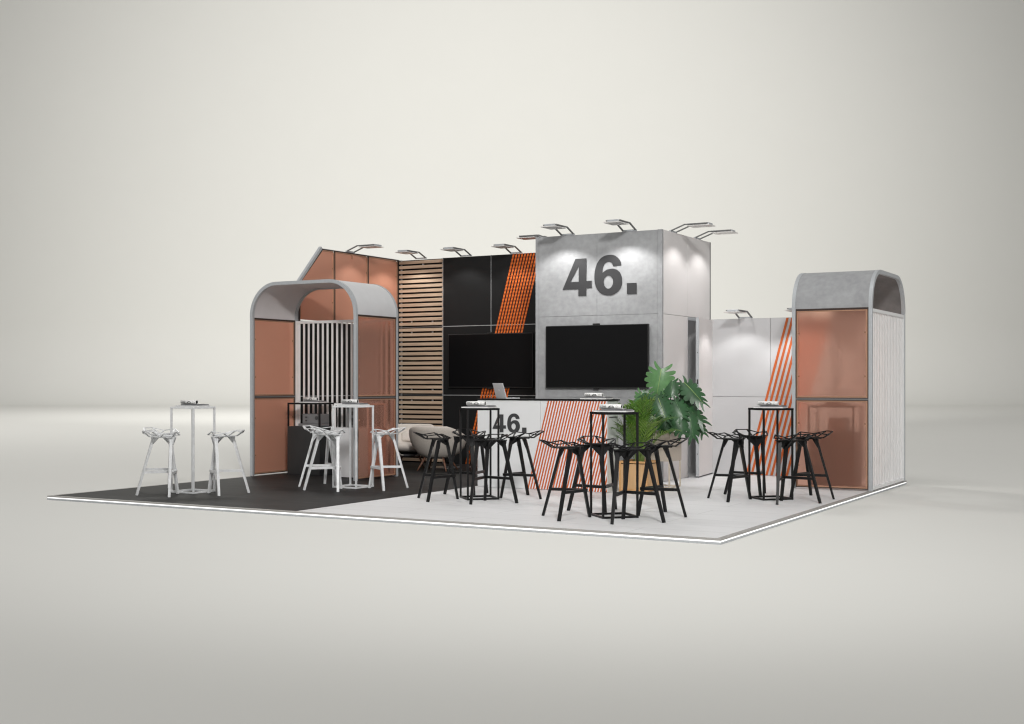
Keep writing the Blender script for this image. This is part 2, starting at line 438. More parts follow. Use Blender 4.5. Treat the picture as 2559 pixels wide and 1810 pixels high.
nt.links.new(tc.outputs['Object'], wv.inputs['Vector'])
rp = nt.nodes.new('ShaderNodeValToRGB'); rp.color_ramp.elements[0].color = (.46, .075, .005, 1); rp.color_ramp.elements[1].color = (.78, .17, .02, 1)
nt.links.new(wv.outputs['Fac'], rp.inputs['Fac']); nt.links.new(rp.outputs['Color'], b.inputs['Base Color'])
M['orange_fabric'] = m
rel(stripes('stripe_graphic', M['orange_fabric'], w, .01, H3-.004, (-6.437, 3.576), 10, .0555, .033, WY-.0005), w)

# --- copper partition on the left (black panels below, copper panes above)
PX_ = -8.768
w = thing('copper_partition', 'side wall with black panels below and copper panes above, cut off on a slant', 'wall', (PX_, 6.2, 0))
yf = 4.86
ys = [yf, 5.78, 6.712, 7.60]
s = MB()
for i in range(3):
    for r in range(2):
        rel(MB().box(PX_-.03, PX_, ys[i]+.005, ys[i+1]-.005, r*H1+.004, (r+1)*H1-.008).build('wall_panel', M['black_panel'], w), w)
s.box(PX_-.026, PX_-.002, ys[0], ys[3], H1-.007, H1+.003)
rel(s.build('joint_profile', M['joint'], w), w)
ztop = H3
# slant: from (y=4.86,z=2.98) to (y=5.45,z=3.576)
sl = [(4.86, 2.98), (5.452, H3)]
def pane_poly(poly, nm='copper_pane'):
    o = MB().prism([(PX_-.014, y, z) for y, z in poly], (.008, 0, 0)).build(nm, M['pane_deep'], w); rel(o, w)
    o = MB().prism([(PX_-.030, y, z) for y, z in poly], (.012, 0, 0)).build('added_backing', M['pane_back'], w); rel(o, w)  # added opaque sheet, keeps the bright backdrop from showing through the pane
e = .03
pane_poly([(4.86+e, 2.41), (5.78-e, 2.41), (5.78-e, H3-e), (5.47, H3-e), (4.86+e, 2.97)])
pane_poly([(5.78+e, 2.41), (6.712-e, 2.41), (6.712-e, H3-e), (5.78+e, H3-e)])
pane_poly([(6.712+e, 2.41), (7.60-e, 2.41), (7.60-e, H3-e), (6.712+e, H3-e)])
s = MB()
for y in (5.78, 6.712): s.box(PX_-.016, PX_+.004, y-.012, y+.012, 2.39, H3-.012)
s.box(PX_-.016, PX_+.004, 7.588, 7.612, 2.39, H3-.012)
s.box(PX_-.016, PX_+.004, 5.452, 7.612, H3-.012, H3+.002)
s.box(PX_-.016, PX_+.004, 4.86, 7.612, 2.376, 2.39)
s.box(PX_-.016, PX_+.002, 4.8505, 4.893, 2.3905, 2.985)
s.bar((PX_-.006, 4.872, 2.98), (PX_-.006, 5.458, H3-.008), .02, .02)
rel(s.build('dark_gasket', M['brown_trim'], w), w)
s = MB()
for y in (5.78, 6.712, 7.60): s.box(PX_-.006, PX_+.001, y-.044, y-.014, 2.405, H3-.03)
for ya, yb in ((5.47, 5.735), (5.795, 6.667), (6.727, 7.555)): s.box(PX_-.006, PX_+.001, ya, yb, H3-.033, H3-.014)
for ya in (5.735, 6.667, 7.555):
    for z in (2.72, 3.28): s.box(PX_-.004, PX_+.005, ya-.022, ya+.004, z-.012, z+.012)
s.box(PX_-.004, PX_+.005, 6.24, 6.26, H3-.1, H3-.03)
rel(s.build('copper_trim', M['copper_trim'], w), w)
s = MB()
s.bar((PX_-.012, 4.815, 2.955), (PX_-.012, 5.425, H3+.02), .05, .045)
s.box(PX_-.04, PX_-.02, 5.43, 7.66, H3+.004, H3+.012)
s.box(PX_-.034, PX_-.004, 4.81, 4.85, 0, 2.96)
rel(s.build('edge_frame', M['alu'], w), w)
rel(MB().box(PX_-.03, -8.7645, 7.6125, 7.698, 0, H3-.001).build('corner_post', M['void'], w), w)

# --- white wall with orange stripes
w = thing('white_wall', 'low white panelled wall with slanting orange stripes behind the copper booth', 'wall', (-1.9, WY, 0))
xs = [-2.93, -1.985, -1.04, -.04]
for i in range(3):
    for r in range(2):
        rel(MB().box(xs[i]+.003, xs[i+1]-.003, WY, WY+.03, r*H1+.003, (r+1)*H1-.004).build('wall_panel', M['white_panel'], w), w)
rel(MB().box(xs[0], xs[3]-.004, WY+.008, WY+.06, 0, H2-.002).build('wall_core', M['grey_joint'], w), w)
rel(stripes('stripe_graphic', M['orange'], w, .008, H2-.006, (-1.737, 2.384), 9, .0775, .037, WY-.0005, slope=.268, clip=-1.06), w)

# --- concrete cube
w = thing('storage_cube', 'tall concrete faced cube with the number 46 and a door standing ajar', 'cube', (-3.96, 5.73, 0))
bx0, bx1, by0, by1 = -4.985, -2.955, 5.73, 7.66
xs = [-4.93, -3.972, -3.02]
for i in range(2):
    for r in range(3):
        rel(MB().box(xs[i]+.0015, xs[i+1]-.0015, by0, by0+.03, r*H1+.002, (r+1)*H1-.002).build('front_panel', M['concrete'], w), w)
rel(MB().box(bx0, xs[0]-.0015, by0-.002, by0+.05, 0, H3+.002).build('corner_post', M['concrete_light'], w), w)
rel(MB().box(xs[2]+.0015, bx1, by0-.002, by0+.05, 0, H3+.002).build('corner_post', M['alu_dark'] if False else M['concrete_light'], w), w)
# side panels (right face)
ysd = [5.785, 6.715, 7.64]
rel(MB().box(bx1-.03, bx1, ysd[0], ysd[1]-.002, 0.003, H1*2-.003).build('side_panel', M['white_warm'], w), w)
for i in range(2):
    rel(MB().box(bx1-.03, bx1, ysd[i]+.002, ysd[i+1]-.002, H2+.003, H3).build('side_panel', M['white_warm'], w), w)
rel(MB().box(bx1-.05, bx1+.003, 7.642, 7.672, 0, H3+.002).build('corner_post', M['alu_dark'], w), w)
# left face, back, roof, dark inside
rel(MB().box(bx0+.002, bx0+.03, by0+.052, by1, 0, H3-.002).build('left_panel', M['concrete'], w), w)
rel(MB().box(bx0+.032, bx1-.052, by1-.03, by1+.02, 0, H3-.002).build('rear_panel', M['white_panel'], w), w)
# door frame + open leaf
s = MB()
s.box(bx1-.06, bx1-.002, 6.716, 6.735, 0, H2-.003).box(bx1-.06, bx1-.002, 6.735, 7.64, H2-.05, H2-.003)
rel(s.build('door_frame', M['alu'], w), w)
d = thing('door', 'x', 'x'); del d['label']; del d['category']; d.parent = w
d.location = (bx1-w.location.x+.004, 7.638-w.location.y, 0); d.rotation_euler = (0, 0, R(7.2))
MB().box(0, .046, -.895, 0, .02, H2-.012).build('door_leaf', M['white_warm'], d)
MB().box(-.0005, .047, -.903, -.8955, .018, H2-.012).build('door_edge', M['alu'], d)
for z in (1.42, .72): MB().box(.012, .036, -.9055, -.9035, z-.035, z+.035).build('lock_plate', M['ink'], d)
for z in (1.85, 1.12, .35): MB().box(.018, .028, -.9055, -.9035, z-.008, z+.008).build('edge_screw', M['ink'], d)
MB().box(0, .045, -.895, 0, .004, .018).build('bottom_seal', M['ink'], d)
lettering_46(w, 0, 0, 0, 1)
for o in list(w.children):
    if o.name.split('.')[0] in ('numeral_four', 'numeral_six', 'full_stop'):
        o.data.transform(Matrix.Translation((-4.53-w.location.x, -.0065, 2.675)) @ Matrix.Diagonal((.563, .56, .546, 1)))

# ------------------------------------------------------------------ televisions
def television(x0, x1, z0, z1, y, label):
    t = thing('television', label, 'television', ((x0+x1)/2, y, (z0+z1)/2), 0, 'wall mounted televisions')
    W, Hh = (x1-x0)/2, (z1-z0)/2
    MB().box(-W, W, -.055, -.012, -Hh, Hh).build('casing', M['tv_frame'], t, bevel=.004)
    MB().box(-W+.012, W-.012, -.0575, -.0555, -Hh+.018, Hh-.012).build('screen', M['tv'], t)
    MB().box(-.05, .05, -.06, -.02, Hh+.0005, Hh+.022).build('camera_bar', M['tv_frame'], t)
    MB().box(-.04, .04, -.056, -.03, -Hh-.018, -Hh-.0005).build('sensor', M['tv_frame'], t)
    MB().box(-.3, .3, -.011, 0, -.2, .2).build('wall_mount', M['alu_dark'], t)
television(-4.785, -3.14, 1.325, 2.243, 5.728, 'large black television on the concrete cube under the big 46')
television(-7.69, -6.03, 1.318, 2.238, WY-.006, 'black television on the black wall, in front of the orange stripes')

# ------------------------------------------------------------------ spotlights on arms
LAMPS = []
def make_lamp(label, loc, rz):
    """local: clamp bar along x at the origin, arms reach out along -y"""
    t = thing('spotlight', label, 'spotlight', loc, rz, 'spotlights on arms along the wall tops')
    a = .1
    MB().box(-a-.012, a+.012, -.012, .018, 0, .022).build('clamp', M['alu'], t)
    for s in (-1, 1):
        MB().bar((s*a, 0, .012), (s*a, -.22, .094), .022, .016).bar((s*a, -.215, .092), (s*a, -.56, .094), .022, .016).build('arm', M['alu_dark'], t)
    MB().box(-.135, .115, -.60, -.27, .062, .074).build('lens_plate', M['lens'], t)
    MB().box(-a+.012, a-.012, -.57, -.25, .0745, .106).build('lamp_body', M['alu'], t, bevel=.004)
    return t
lamp0 = make_lamp('spotlight on the cube front above the figure 4', (-4.46, 5.745, H3+.002), 0)
lamp_list = [
    ((-4.46, 5.745, H3+.002), 0, None),
    ((-3.465, 5.745, H3+.002), 0, 'spotlight on the cube front above the figure 6'),
    ((-2.972, 6.19, H3+.002), R(90), 'spotlight on the right side of the cube, nearer its front corner'),
    ((-2.972, 7.155, H3+.002), R(90), 'spotlight on the right side of the cube, nearer its rear corner'),
    ((-4.968, 6.3, H3+.002), R(-90), 'spotlight on the left side of the cube reaching over the black wall'),
    ((-8.30, WY+.012, H3+.002), 0, 'spotlight standing on top of the oak slat wall'),
    ((-7.373, WY+.012, H3+.002), 0, 'spotlight on the plain left part of the black wall'),
    ((-6.387, WY+.012, H3+.002), 0, 'spotlight on the black wall above the orange stripes'),
    ((-8.78, 6.22, H3+.012), R(90), 'spotlight on top of the copper panes of the side wall'),
    ((-2.382, WY+.012, H2+.002), 0, 'spotlight on the low white wall beside the cube'),
    ((-1.45, WY+.012, H2+.002), 0, 'spotlight on the low white wall half hidden by the copper booth'),
]
SPOT_E = [84, 84, 36, 36, 26, 36, 38, 30, 28, 30, 66]
for i, (loc, rz, lab) in enumerate(lamp_list):
    t = lamp0 if i == 0 else copy_thing(lamp0, loc, rz, lab)
    li = bpy.data.lights.new('spot_beam', 'SPOT'); li.energy = SPOT_E[i]; li.color = (1, .985, .965)
    li.spot_size = R(124); li.spot_blend = .46; li.shadow_soft_size = .05
    lo = bpy.data.objects.new('spot_beam', li); col.objects.link(lo); lo.parent = t
    lo.location = (0, -.44, .058); lo.rotation_euler = (0, 0, 0)

# ------------------------------------------------------------------ copper portals (arched booths)
def portal(label, loc, rz, outer, inner, frame_mat, pane_left, added_backing):
    """local: open front at y=0, width along x 0..W, slat screen at y=D; panes on both ends; vault on top"""
    W, D, HT, RR = 1.975, 1.06, 2.905, .5
    t = thing('arched_booth', label, 'booth', loc, rz)
    # outline of vault profile (x,z)
    def prof(off):
        pts = [(off, 2.385)]
        n = 14
        cx, cz, r = RR, HT-RR, RR-off
        for i in range(n+1):
            a = math.pi-math.pi/2*i/n; pts.append((cx+r*math.cos(a), cz+r*math.sin(a)))
        cx = W-RR
        for i in range(n+1):
            a = math.pi/2-math.pi/2*i/n; pts.append((cx+r*math.cos(a), cz+r*math.sin(a)))
        pts.append((W-off, 2.385)); return pts
    p0, p1, p2 = prof(.0), prof(.012), prof(.05)
    def shell(a, b, y0, y1, name, mat, smooth=True):
        m = MB(); 
        m.grid([[(x, y0, z) for x, z in a], [(x, y1, z) for x, z in a]]).grid([[(x, y0, z) for x, z in b], [(x, y1, z) for x, z in b]])
        m.grid([[(x, y0, z) for x, z in a], [(x, y0, z) for x, z in b]]).grid([[(x, y1, z) for x, z in a], [(x, y1, z) for x, z in b]])
        for i in (0, -1): m.bm.faces.new([m.bm.verts.new(q) for q in ((a[i][0], y0, a[i][1]), (a[i][0], y1, a[i][1]), (b[i][0], y1, b[i][1]), (b[i][0], y0, b[i][1]))])
        bmesh.ops.remove_doubles(m.bm, verts=m.bm.verts, dist=1e-5)
        o = m.build(name, mat, t)
        for p in o.data.polygons: p.use_smooth = abs(p.normal.y) < .5
        md = o.modifiers.new('edges', 'EDGE_SPLIT'); md.split_angle = R(40)
        return o
    shell(prof(.004), p1, .0485, D-.0485, 'vault_sheet', outer)
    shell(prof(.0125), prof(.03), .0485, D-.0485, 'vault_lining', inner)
    shell(p0, p2, 0, .048, 'arch_rim', frame_mat); shell(p0, p2, D-.048, D, 'arch_rim', frame_mat)
    # posts
    for x in (0, W-.05):
        for y in (0, D-.05):
            MB().box(x, x+.05, y+.001, y+.049, .001, 2.384).build('corner_post', frame_mat, t, bevel=.004)
    # end panes: two per end
    for side, x in (('l', .018), ('r', W-.026)):
        if side == 'l' and not added_backing: continue      # this end stands open against the white wall
        for z0, z1 in ((.03, 1.17), (1.21, 2.36)):
            pm = pane_left if side == 'l' else (M['pane_clear'] if added_backing else M['pane'])
            MB().box(x, x+.008, .062, D-.062, z0, z1).build('copper_pane', pm, t)
            if side == 'l' and added_backing:
                MB().box(x-.014, x-.002, .062, D-.062, z0, z1).build('added_backing', M['pane_back'], t)  # added backing, darkens the left panes by blocking light from outside
            s = MB()
            for y0, y1 in ((.051, .0615), (D-.0615, D-.051)): s.box(x-.012, x+.022, y0, y1, z0-.011, z1+.011)
            for a, b in ((z0-.011, z0-.0005), (z1+.0005, z1+.011)): s.box(x-.012, x+.022, .0616, D-.0616, a, b)
            s.build('dark_gasket', M['brown_trim'], t)
            s = MB()
            for xi in (x-.0075, x+.0085):
                for y0, y1 in ((.063, .079), (D-.085, D-.063)): s.box(xi, xi+.007, y0, y1, z0+.001, z1-.001)
                for a, b in ((z0+.001, z0+.02), (z1-.017, z1-.001)): s.box(xi, xi+.007, .0791, D-.0851, a, b)
                for z in (z0+.28, z1-.3):
                    s.box(xi-.002, xi+.009, .079, .098, z-.01, z+.01); s.box(xi-.002, xi+.009, D-.104, D-.085, z-.01, z+.01)
            s.build('copper_trim', M['copper_trim'], t)
            
        MB().box(x-.012, x+.022, .0505, D-.0505, 1.1815, 1.1985).build('cross_rail', M['alu_dark'], t)
        MB().box(x-.015, x+.025, .0505, D-.0505, 2.3715, 2.3845).build('head_rail', M['brown_trim'], t)
    # slat screen on the back
    s = MB()
    n = 20
    for k in range(n):
        x = .062+.0485+k*(W-.124-.097)/(n-1)
        s.box(x-.0165, x+.0165, D-.034, D-.020, .0505, 2.3295)
    s.build('slats', M['slat_white'], t, bevel=.002)
    s = MB()
    s.box(.052, W-.052, D-.05, D-.008, 2.3305, 2.372).box(.052, W-.052, D-.05, D-.008, .008, .0495)
    s.box(.052, .090, D-.05, D-.008, .05, 2.33).box(W-.090, W-.052, D-.05, D-.008, .05, 2.33)
    s.build('screen_frame', M['slat_white'], t)
    return t
portal('open arched booth with a pale vault and white slat screen, on the dark floor', (-8.798, 3.74, 0), 0, M['vault_white'], M['vault_inner'], M['alu'], M['pane_deep'], True)
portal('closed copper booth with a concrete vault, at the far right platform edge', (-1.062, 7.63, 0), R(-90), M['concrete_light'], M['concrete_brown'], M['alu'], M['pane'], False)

# ------------------------------------------------------------------ counter
t = thing('reception_counter', 'long pale reception counter with orange stripes, number 46 and black top', 'counter', (-3.87, 3.8, 0))
cx0, cx1, cy0, cy1 = -.965, .965, 0, .34
MB().box(cx0, -.002, cy0, cy0+.02, .004, 1.17).build('front_panel', M['counter'], t)
MB().box(.002, cx1, cy0, cy0+.02, .004, 1.17).build('front_panel', M['counter'], t)
MB().box(cx1-.02, cx1, cy0+.022, cy1, .004, 1.17).build('side_panel', M['counter_side'], t)
MB().box(cx0, cx0+.02, cy0+.022, cy1, .004, 1.17).build('side_panel', M['counter'], t)
MB().box(cx0+.022, cx1-.022, cy0+.022, cy1-.01, .01, 1.168).build('counter_core', M['grey_joint'], t)
MB().box(cx0-.012, cx1+.016, cy0-.012, cy1+.02, 1.172, 1.192).build('counter_top', M['top_black'], t, bevel=.002)
MB().box(cx1+.0005, cx1+.004, .06, cy1-.03, .955, .968).build('side_slot', M['ink'], t)
# print ground: a slanted parallelogram, with the stripes on it
sl = .2645; zA = 1.168
def xg(z): return .112+(z-zA)*sl
MB().prism([(xg(.006), -.0005, .006), (cx1-.001, -.0005, .006), (cx1-.001, -.0005, zA), (xg(zA), -.0005, zA)], (0, -.002, 0)).build('print_ground', M['print_white'], t)
stripes('stripe_graphic', M['orange'], t, .006, zA, (.112, zA), 40, .0408, .0205, -.0030, clip=cx1-.001, proud=.002)
lettering_46(t, 0, 0, 0, 1)
for o in list(t.children):
    if o.name.split('.')[0] in ('numeral_four', 'numeral_six', 'full_stop'):
        o.data.transform(Matrix.Translation((-4.60+3.87, -.0065, .742)) @ Matrix.Diagonal((.248, .25, .240, 1)))
# counter letters are placed relative to the measured front

# laptop
t = thing('laptop', 'open silver laptop standing on the reception counter, seen from behind', 'laptop', (-4.44, 3.94, 1.1925), R(148))
t.scale = (.86, .86, .86)
MB().box(-.17, .17, -.12, .12, 0, .014).build('laptop_base', M['silver'], t, bevel=.004)
MB().box(-.13, .13, -.02, .09, .0145, .0155).build('keyboard', M['ink'], t)
lid = MB().box(-.17, .17, 0, .009, 0, .235).build('laptop_lid', M['silver'], t, bevel=.004)
lid.location = (0, .116, .016); lid.rotation_euler = (R(-16), 0, 0)
o = MB().box(-.16, .16, -.002, -.0005, .01, .226).build('screen', M['screen'], lid)
o = MB().lathe([(.018, 0), (.018, .001)], n=16).build('emblem', M['emblem'], lid)
o.location = (0, .0095, .125); o.rotation_euler = (R(-90), 0, 0)

# ------------------------------------------------------------------ bar tables
def bar_table(mat, label, loc, rz, grp):
    t = thing('bar_table', label, 'bar table', loc, rz, grp)
    a, b = .2, .011
    for sx in (-1, 1):
        for sy in (-1, 1):
            MB().box(sx*(a-b)-b, sx*(a-b)+b, sy*(a-b)-b, sy*(a-b)+b, 0, 1.075).build('leg', mat, t, bevel=.002)
    s = MB()
    s.box(-a+2*b+.0005, a-2*b-.0005, -a, -a+2*b, .001, .022).box(-a+2*b+.0005, a-2*b-.0005, a-2*b, a, .001, .022)
    s.box(-a, -a+2*b, -a+2*b+.0005, a-2*b-.0005, .001, .022).box(a-2*b, a, -a+2*b+.0005, a-2*b-.0005, .001, .022)
    s.build('foot_frame', mat, t)
    MB().box(-a-.002, a+.002, -a-.002, a+.002, 1.0755, 1.1).build('table_top', M['black_matt'] if mat is M['black_metal'] else mat, t, bevel=.003)
    return t
TABLES = dict(A=(-7.585, 1.275), B=(-6.24, 2.89), C=(-3.92, 2.32), D=(-1.64, 1.27), E=(-.83, 4.03))
tbw = bar_table(M['white_metal'], 'white bar table nearest the left end of the platform', (*TABLES['A'], 0), 0, 'white bar tables')
copy_thing(tbw, (*TABLES['B'], 0), 0, 'white bar table in front of the open arched booth')
tbb = bar_table(M['black_metal'], 'black bar table in front of the counter number 46', (*TABLES['C'], 0), R(45), 'black bar tables')
copy_thing(tbb, (*TABLES['D'], 0), R(45), 'black bar table nearest the front edge, before the orange planter')
copy_thing(tbb, (*TABLES['E'], 0), R(45), 'black bar table beside the closed copper booth')

# ------------------------------------------------------------------ bar stools
def bar_stool(mat, label, grp):
    t = thing('bar_stool', label, 'bar stool', (0, 0, 0), 0, grp)
    # seat lattice
    N = dict(T1=(-.075, -.315, .812), T2=(.075, -.315, .812), W1=(-.175, -.20, .775), W2=(.175, -.20, .775),
             S1=(-.205, -.035, .797), S2=(.205, -.035, .797), F1=(-.165, .075, .752), F2=(.165, .075, .752),
             Cc=(0, .125, .742), A1=(-.085, -.185, .735), A2=(.085, -.185, .735), B1=(-.095, .03, .735), B2=(.095, .03, .735))
    s = MB()
    def e(a, b, w=.017, h=.011): s.bar(N[a], N[b], w, h)
    for a, b in (('T1','T2'),('T1','W1'),('T2','W2'),('W1','S1'),('W2','S2'),('S1','F1'),('S2','F2'),('F1','Cc'),('F2','Cc'),
                 ('A1','T1'),('A2','T2'),('A1','W1'),('A2','W2'),('B1','S1'),('B2','S2'),('B1','Cc'),('B2','Cc'),('A1','A2')):
        e(a, b)
    s.bar(N['A1'], N['B1'], .02, .012); s.bar(N['A2'], N['B2'], .02, .012)
    # seat pan plates with slots between them
    z = .735
    s.box(-.09, .09, -.02, .045, z-.005, z+.005); s.box(-.088, .088, -.10, -.045, z-.005, z+.005); s.box(-.086, .086, -.18, -.125, z-.005, z+.005)
    s.box(-.012, .012, -.125, -.02, z-.0045, z+.0045)
    s.bar((-.10, .045, z), (.10, .045, z), .03, .012); s.prism([(-.10, .045, z), (.10, .045, z), (0, .122, z+.005)], (0, 0, -.01))
    s.build('seat', mat, t)
    # legs: two rear, one front, each with its gusset under the seat
    for sx in (-1, 1):
        m = MB()
        m.bar((sx*.155, -.055, .715), (sx*.277, -.216, .0), .040, .030, up=(sx*.6, -1, 0), w2=.030, h2=.026)
        m.prism([(sx*.02, -.10, .729), (sx*.19, -.10, .735), (sx*.19, .0, .735), (sx*.02, .0, .729)], (0, 0, -.010))
        m.prism([(sx*.06, -.055, .728), (sx*.20, -.055, .735), (sx*.178, -.065, .62)], (0, .016, 0))
        m.build('leg', mat, t)
    m = MB()
    m.bar((0, .085, .66), (0, .21, 0), .044, .034, up=(0, 1, 0), w2=.030, h2=.028)
    m.prism([(-.125, .05, .730), (.125, .05, .730), (.022, .098, .615), (-.022, .098, .615)], (0, .014, 0))
    m.prism([(-.010, -.06, .729), (-.010, .095, .729), (-.010, .098, .63)], (.020, 0, 0))
    m.build('leg', mat, t)
    # footrest: V from the front leg to both rear legs
    zf = .285
    m = MB()
    for sx in (-1, 1):
        m.bar((sx*.004, .172, zf), (sx*.226, -.150, zf), .036, .030)
    m.build('footrest', mat, t)
    return t
GB, GW = 'black bar stools around the black tables', 'white bar stools around the white tables'
place_c = 'the table before the counter number 46'
DST = .48
def stool_pose(T, ang):
    """ang: direction from the table to the stool, degrees"""
    a = R(ang); return (T[0]+DST*math.cos(a), T[1]+DST*math.sin(a), 0), a+math.pi/2
WHITE = [('A', -90, 'white bar stool nearest the far left corner, in front of the leftmost white table'),
         ('A', 180, 'white bar stool half hidden behind another, left of the leftmost white table'),
         ('A', 0, 'white bar stool to the right of the leftmost white table'),
         ('B', -90, 'white bar stool in front of the white table by the arched booth'),
         ('B', 180, 'white bar stool between the black cabinet and the white table by the booth'),
         ('B', 0, 'white bar stool between the arched booth and the lounge chairs')]
proto = None
for T, ang, lab in WHITE:
    loc, rz = stool_pose(TABLES[T], ang)
    if proto is None:
        proto = bar_stool(M['white_metal'], lab, GW); proto.location = loc; proto.rotation_euler = (0, 0, rz)
    else: copy_thing(proto, loc, rz, lab)
where = dict(C='the table before the counter 46', D='the table nearest the front edge', E='the table beside the copper booth')
side = {-135: 'black bar stool on the left side of {}', -45: 'black bar stool seen from behind at {}', 135: 'black bar stool on the far side of {}', 45: 'black bar stool on the right side of {}'}
proto = None
for T in 'CDE':
    for ang in (-135, -45, 135, 45):
        loc, rz = stool_pose(TABLES[T], ang); lab = side[ang].format(where[T])
        if proto is None:
            proto = bar_stool(M['black_metal'], lab, GB); proto.location = loc; proto.rotation_euler = (0, 0, rz)
        else: copy_thing(proto, loc, rz, lab)

# ------------------------------------------------------------------ cabinets with frame
def cabinet(body, frame, label, loc, rz):
    t = thing('serving_cabinet', label, 'cabinet', loc, rz, 'serving cabinets inside the booths')
    W, D = .31, .22
    MB().box(-W, W, -D, D, .012, .74).build('cabinet_body', body, t, bevel=.003)
    MB().box(-W+.01, W-.01, -D+.01, D-.01, 0, .0115).build('plinth', M['ink'], t)
    s = MB()
    for sx in (-1, 1):
        for sy in (-1, 1): s.box(sx*(W-.011)-.011, sx*(W-.011)+.011, sy*(D-.011)-.011, sy*(D-.011)+.011, .7405, 1.075)
    s.build('upper_frame', frame, t)
    MB().box(-W, W, -D, D, 1.0755, 1.1).build('cabinet_top', frame, t, bevel=.002)
    return t
cabinet(M['cab_black'], M['black_metal'], 'black serving cabinet in the left half of the arched booth', (-8.18, 4.46, 0), 0)
cabinet(M['cab_white'], M['slat_white'], 'white serving cabinet at the right end of the arched booth', (-7.215, 4.36, 0), 0)
cabinet(M['cab_brown'], M['black_metal'], 'dark serving cabinet blurred behind the closed copper booth pane', (-.62, 6.17, 0), 0)

# machines
def machine(label, loc, rz):
    t = thing('coffee_machine', label, 'coffee machine', loc, rz, 'coffee machines in the serving cabinets')
    MB().box(-.17, .17, -.11, .11, .045, .19).build('casing', M['machine'], t, bevel=.006)
    MB().box(-.22, .17, -.15, .11, 0, .044).build('drip_tray', M['machine'], t, bevel=.005)
    MB().box(-.125, -.055, -.1135, -.1105, .06, .185).build('front_plate', M['machine'], t)
    s = MB()
    for x, z in ((-.09, .14), (-.09, .09)):
        s.bar((x, -.113, z), (x, -.128, z), .03, .02)
    s.build('tap', M['machine_dark'], t)
    o = MB().lathe([(.03, 0), (.03, .006), (.022, .008)], n=20).build('dial', M['machine_dark'], t)
    o.location = (.1, -.111, .13); o.rotation_euler = (R(90), 0, 0)
    return t
mc = machine('grey coffee machine on the black serving cabinet', (-8.10, 4.44, .7405), 0)
copy_thing(mc, (-.56, 6.17, .7405), R(90), 'coffee machine blurred behind the pane of the closed copper booth')
t = thing('loudspeaker', 'grey loudspeaker with a round cone on the white serving cabinet', 'loudspeaker', (-7.32, 4.36, .7405), R(8))
MB().box(-.085, .085, -.08, .08, 0, .30).build('casing', M['machine'], t, bevel=.006)
o = MB().lathe([(.055, 0), (.055, .004), (.02, .001)], n=24).build('speaker_cone', M['machine_dark'], t); o.location = (.02, -.081, .09); o.rotation_euler = (R(90), 0, 0)
o = MB().lathe([(.03, 0), (.03, .004), (.01, .001)], n=20).build('speaker_cone', M['machine_dark'], t); o.location = (.02, -.081, .21); o.rotation_euler = (R(90), 0, 0)

# ------------------------------------------------------------------ magazines
def text_mesh(body, size, mat, parent, matrix):
    cu = bpy.data.curves.new('cover_title', 'FONT'); cu.body = body; cu.size = size; cu.extrude = .0002
    tmp = bpy.data.objects.new('cover_title', cu); col.objects.link(tmp); bpy.context.view_layer.update()
    me = bpy.data.meshes.new_from_object(tmp.evaluated_get(bpy.context.evaluated_depsgraph_get()))
    bpy.data.objects.remove(tmp); bpy.data.curves.remove(cu)
    me.transform(matrix); me.materials.clear(); me.materials.append(mat)
    o = bpy.data.objects.new('cover_title', me); col.objects.link(o); o.parent = parent
    return o
def rolled_magazine(label, loc, rz):
    t = thing('rolled_magazine', label, 'magazine', loc, rz, 'rolled white magazines')
    # a loosely rolled magazine whose last pages lie flat under it
    m = MB(); rows = []
    prof = [(.12, .0022)]+[(.025+.026*math.sin(a)*1.0, .0275-.0255*math.cos(a)) for a in [R(x) for x in range(0, -331, -22)]]
    prof = [(.125, .002), (.07, .0018)]+[(-.02+.024*math.sin(-a), .0255-.0240*math.cos(a)) for a in [R(x) for x in range(0, 345, 15)]]
    prof = [(y, z) for y, z in prof]
    L = .125
    m.grid([[(-L, y, z) for y, z in prof], [(L*.98, y, z) for y, z in prof]])
    m.build('rolled_pages', M['paper'], t, smooth=True, solid=.003)
    o = MB().lathe([(.0215, 0), (.0215, .24)], n=20).build('inner_pages', M['paper_black'], t)
    o.rotation_euler = (0, R(90), 0); o.location = (-.121, -.02, .0255)
    front = -.02-.0262
    text_mesh('LZNE', .027, M['ink'], t, Matrix.Translation((-.108, front-.0005, .017)) @ Matrix.Rotation(R(90), 4, 'X'))
    MB().prism([(-.02, front-.0002, .014), (.045, front-.0002, .014), (.045, front-.0002, .024), (.03, front-.0002, .036), (.0, front-.0002, .036), (-.02, front-.0002, .022)], (0, -.0008, 0)).build('cover_picture', M['ink'], t)
    MB().prism([(-.008, front-.0014, .020), (.036, front-.0014, .019), (.026, front-.0014, .028), (.008, front-.0014, .028)], (0, -.0008, 0)).build('cover_highlight', M['paper'], t)
    MB().tube([(.078+.013*math.cos(a), front-.0004, .024+.011*math.sin(a)) for a in [R(x) for x in range(20, 320, 20)]], .0018, 5).build('cover_mark', M['ink_pale'], t)
    return t
def flat_magazine(name, mat, label, loc, rz, w, d, h, grp):
    t = thing(name, label, 'magazine', loc, rz, grp)
    MB().box(-w/2, w/2, -d/2, d/2, .0012, h-.0012).build('pages', M['paper_grey'] if mat is M['paper_black'] else M['paper'], t)
    MB().box(-w/2-.002, w/2+.002, -d/2-.002, d/2+.002, h-.001, h).box(-w/2-.002, w/2+.002, -d/2-.002, d/2+.002, 0, .001).build('cover', mat, t)
    return t
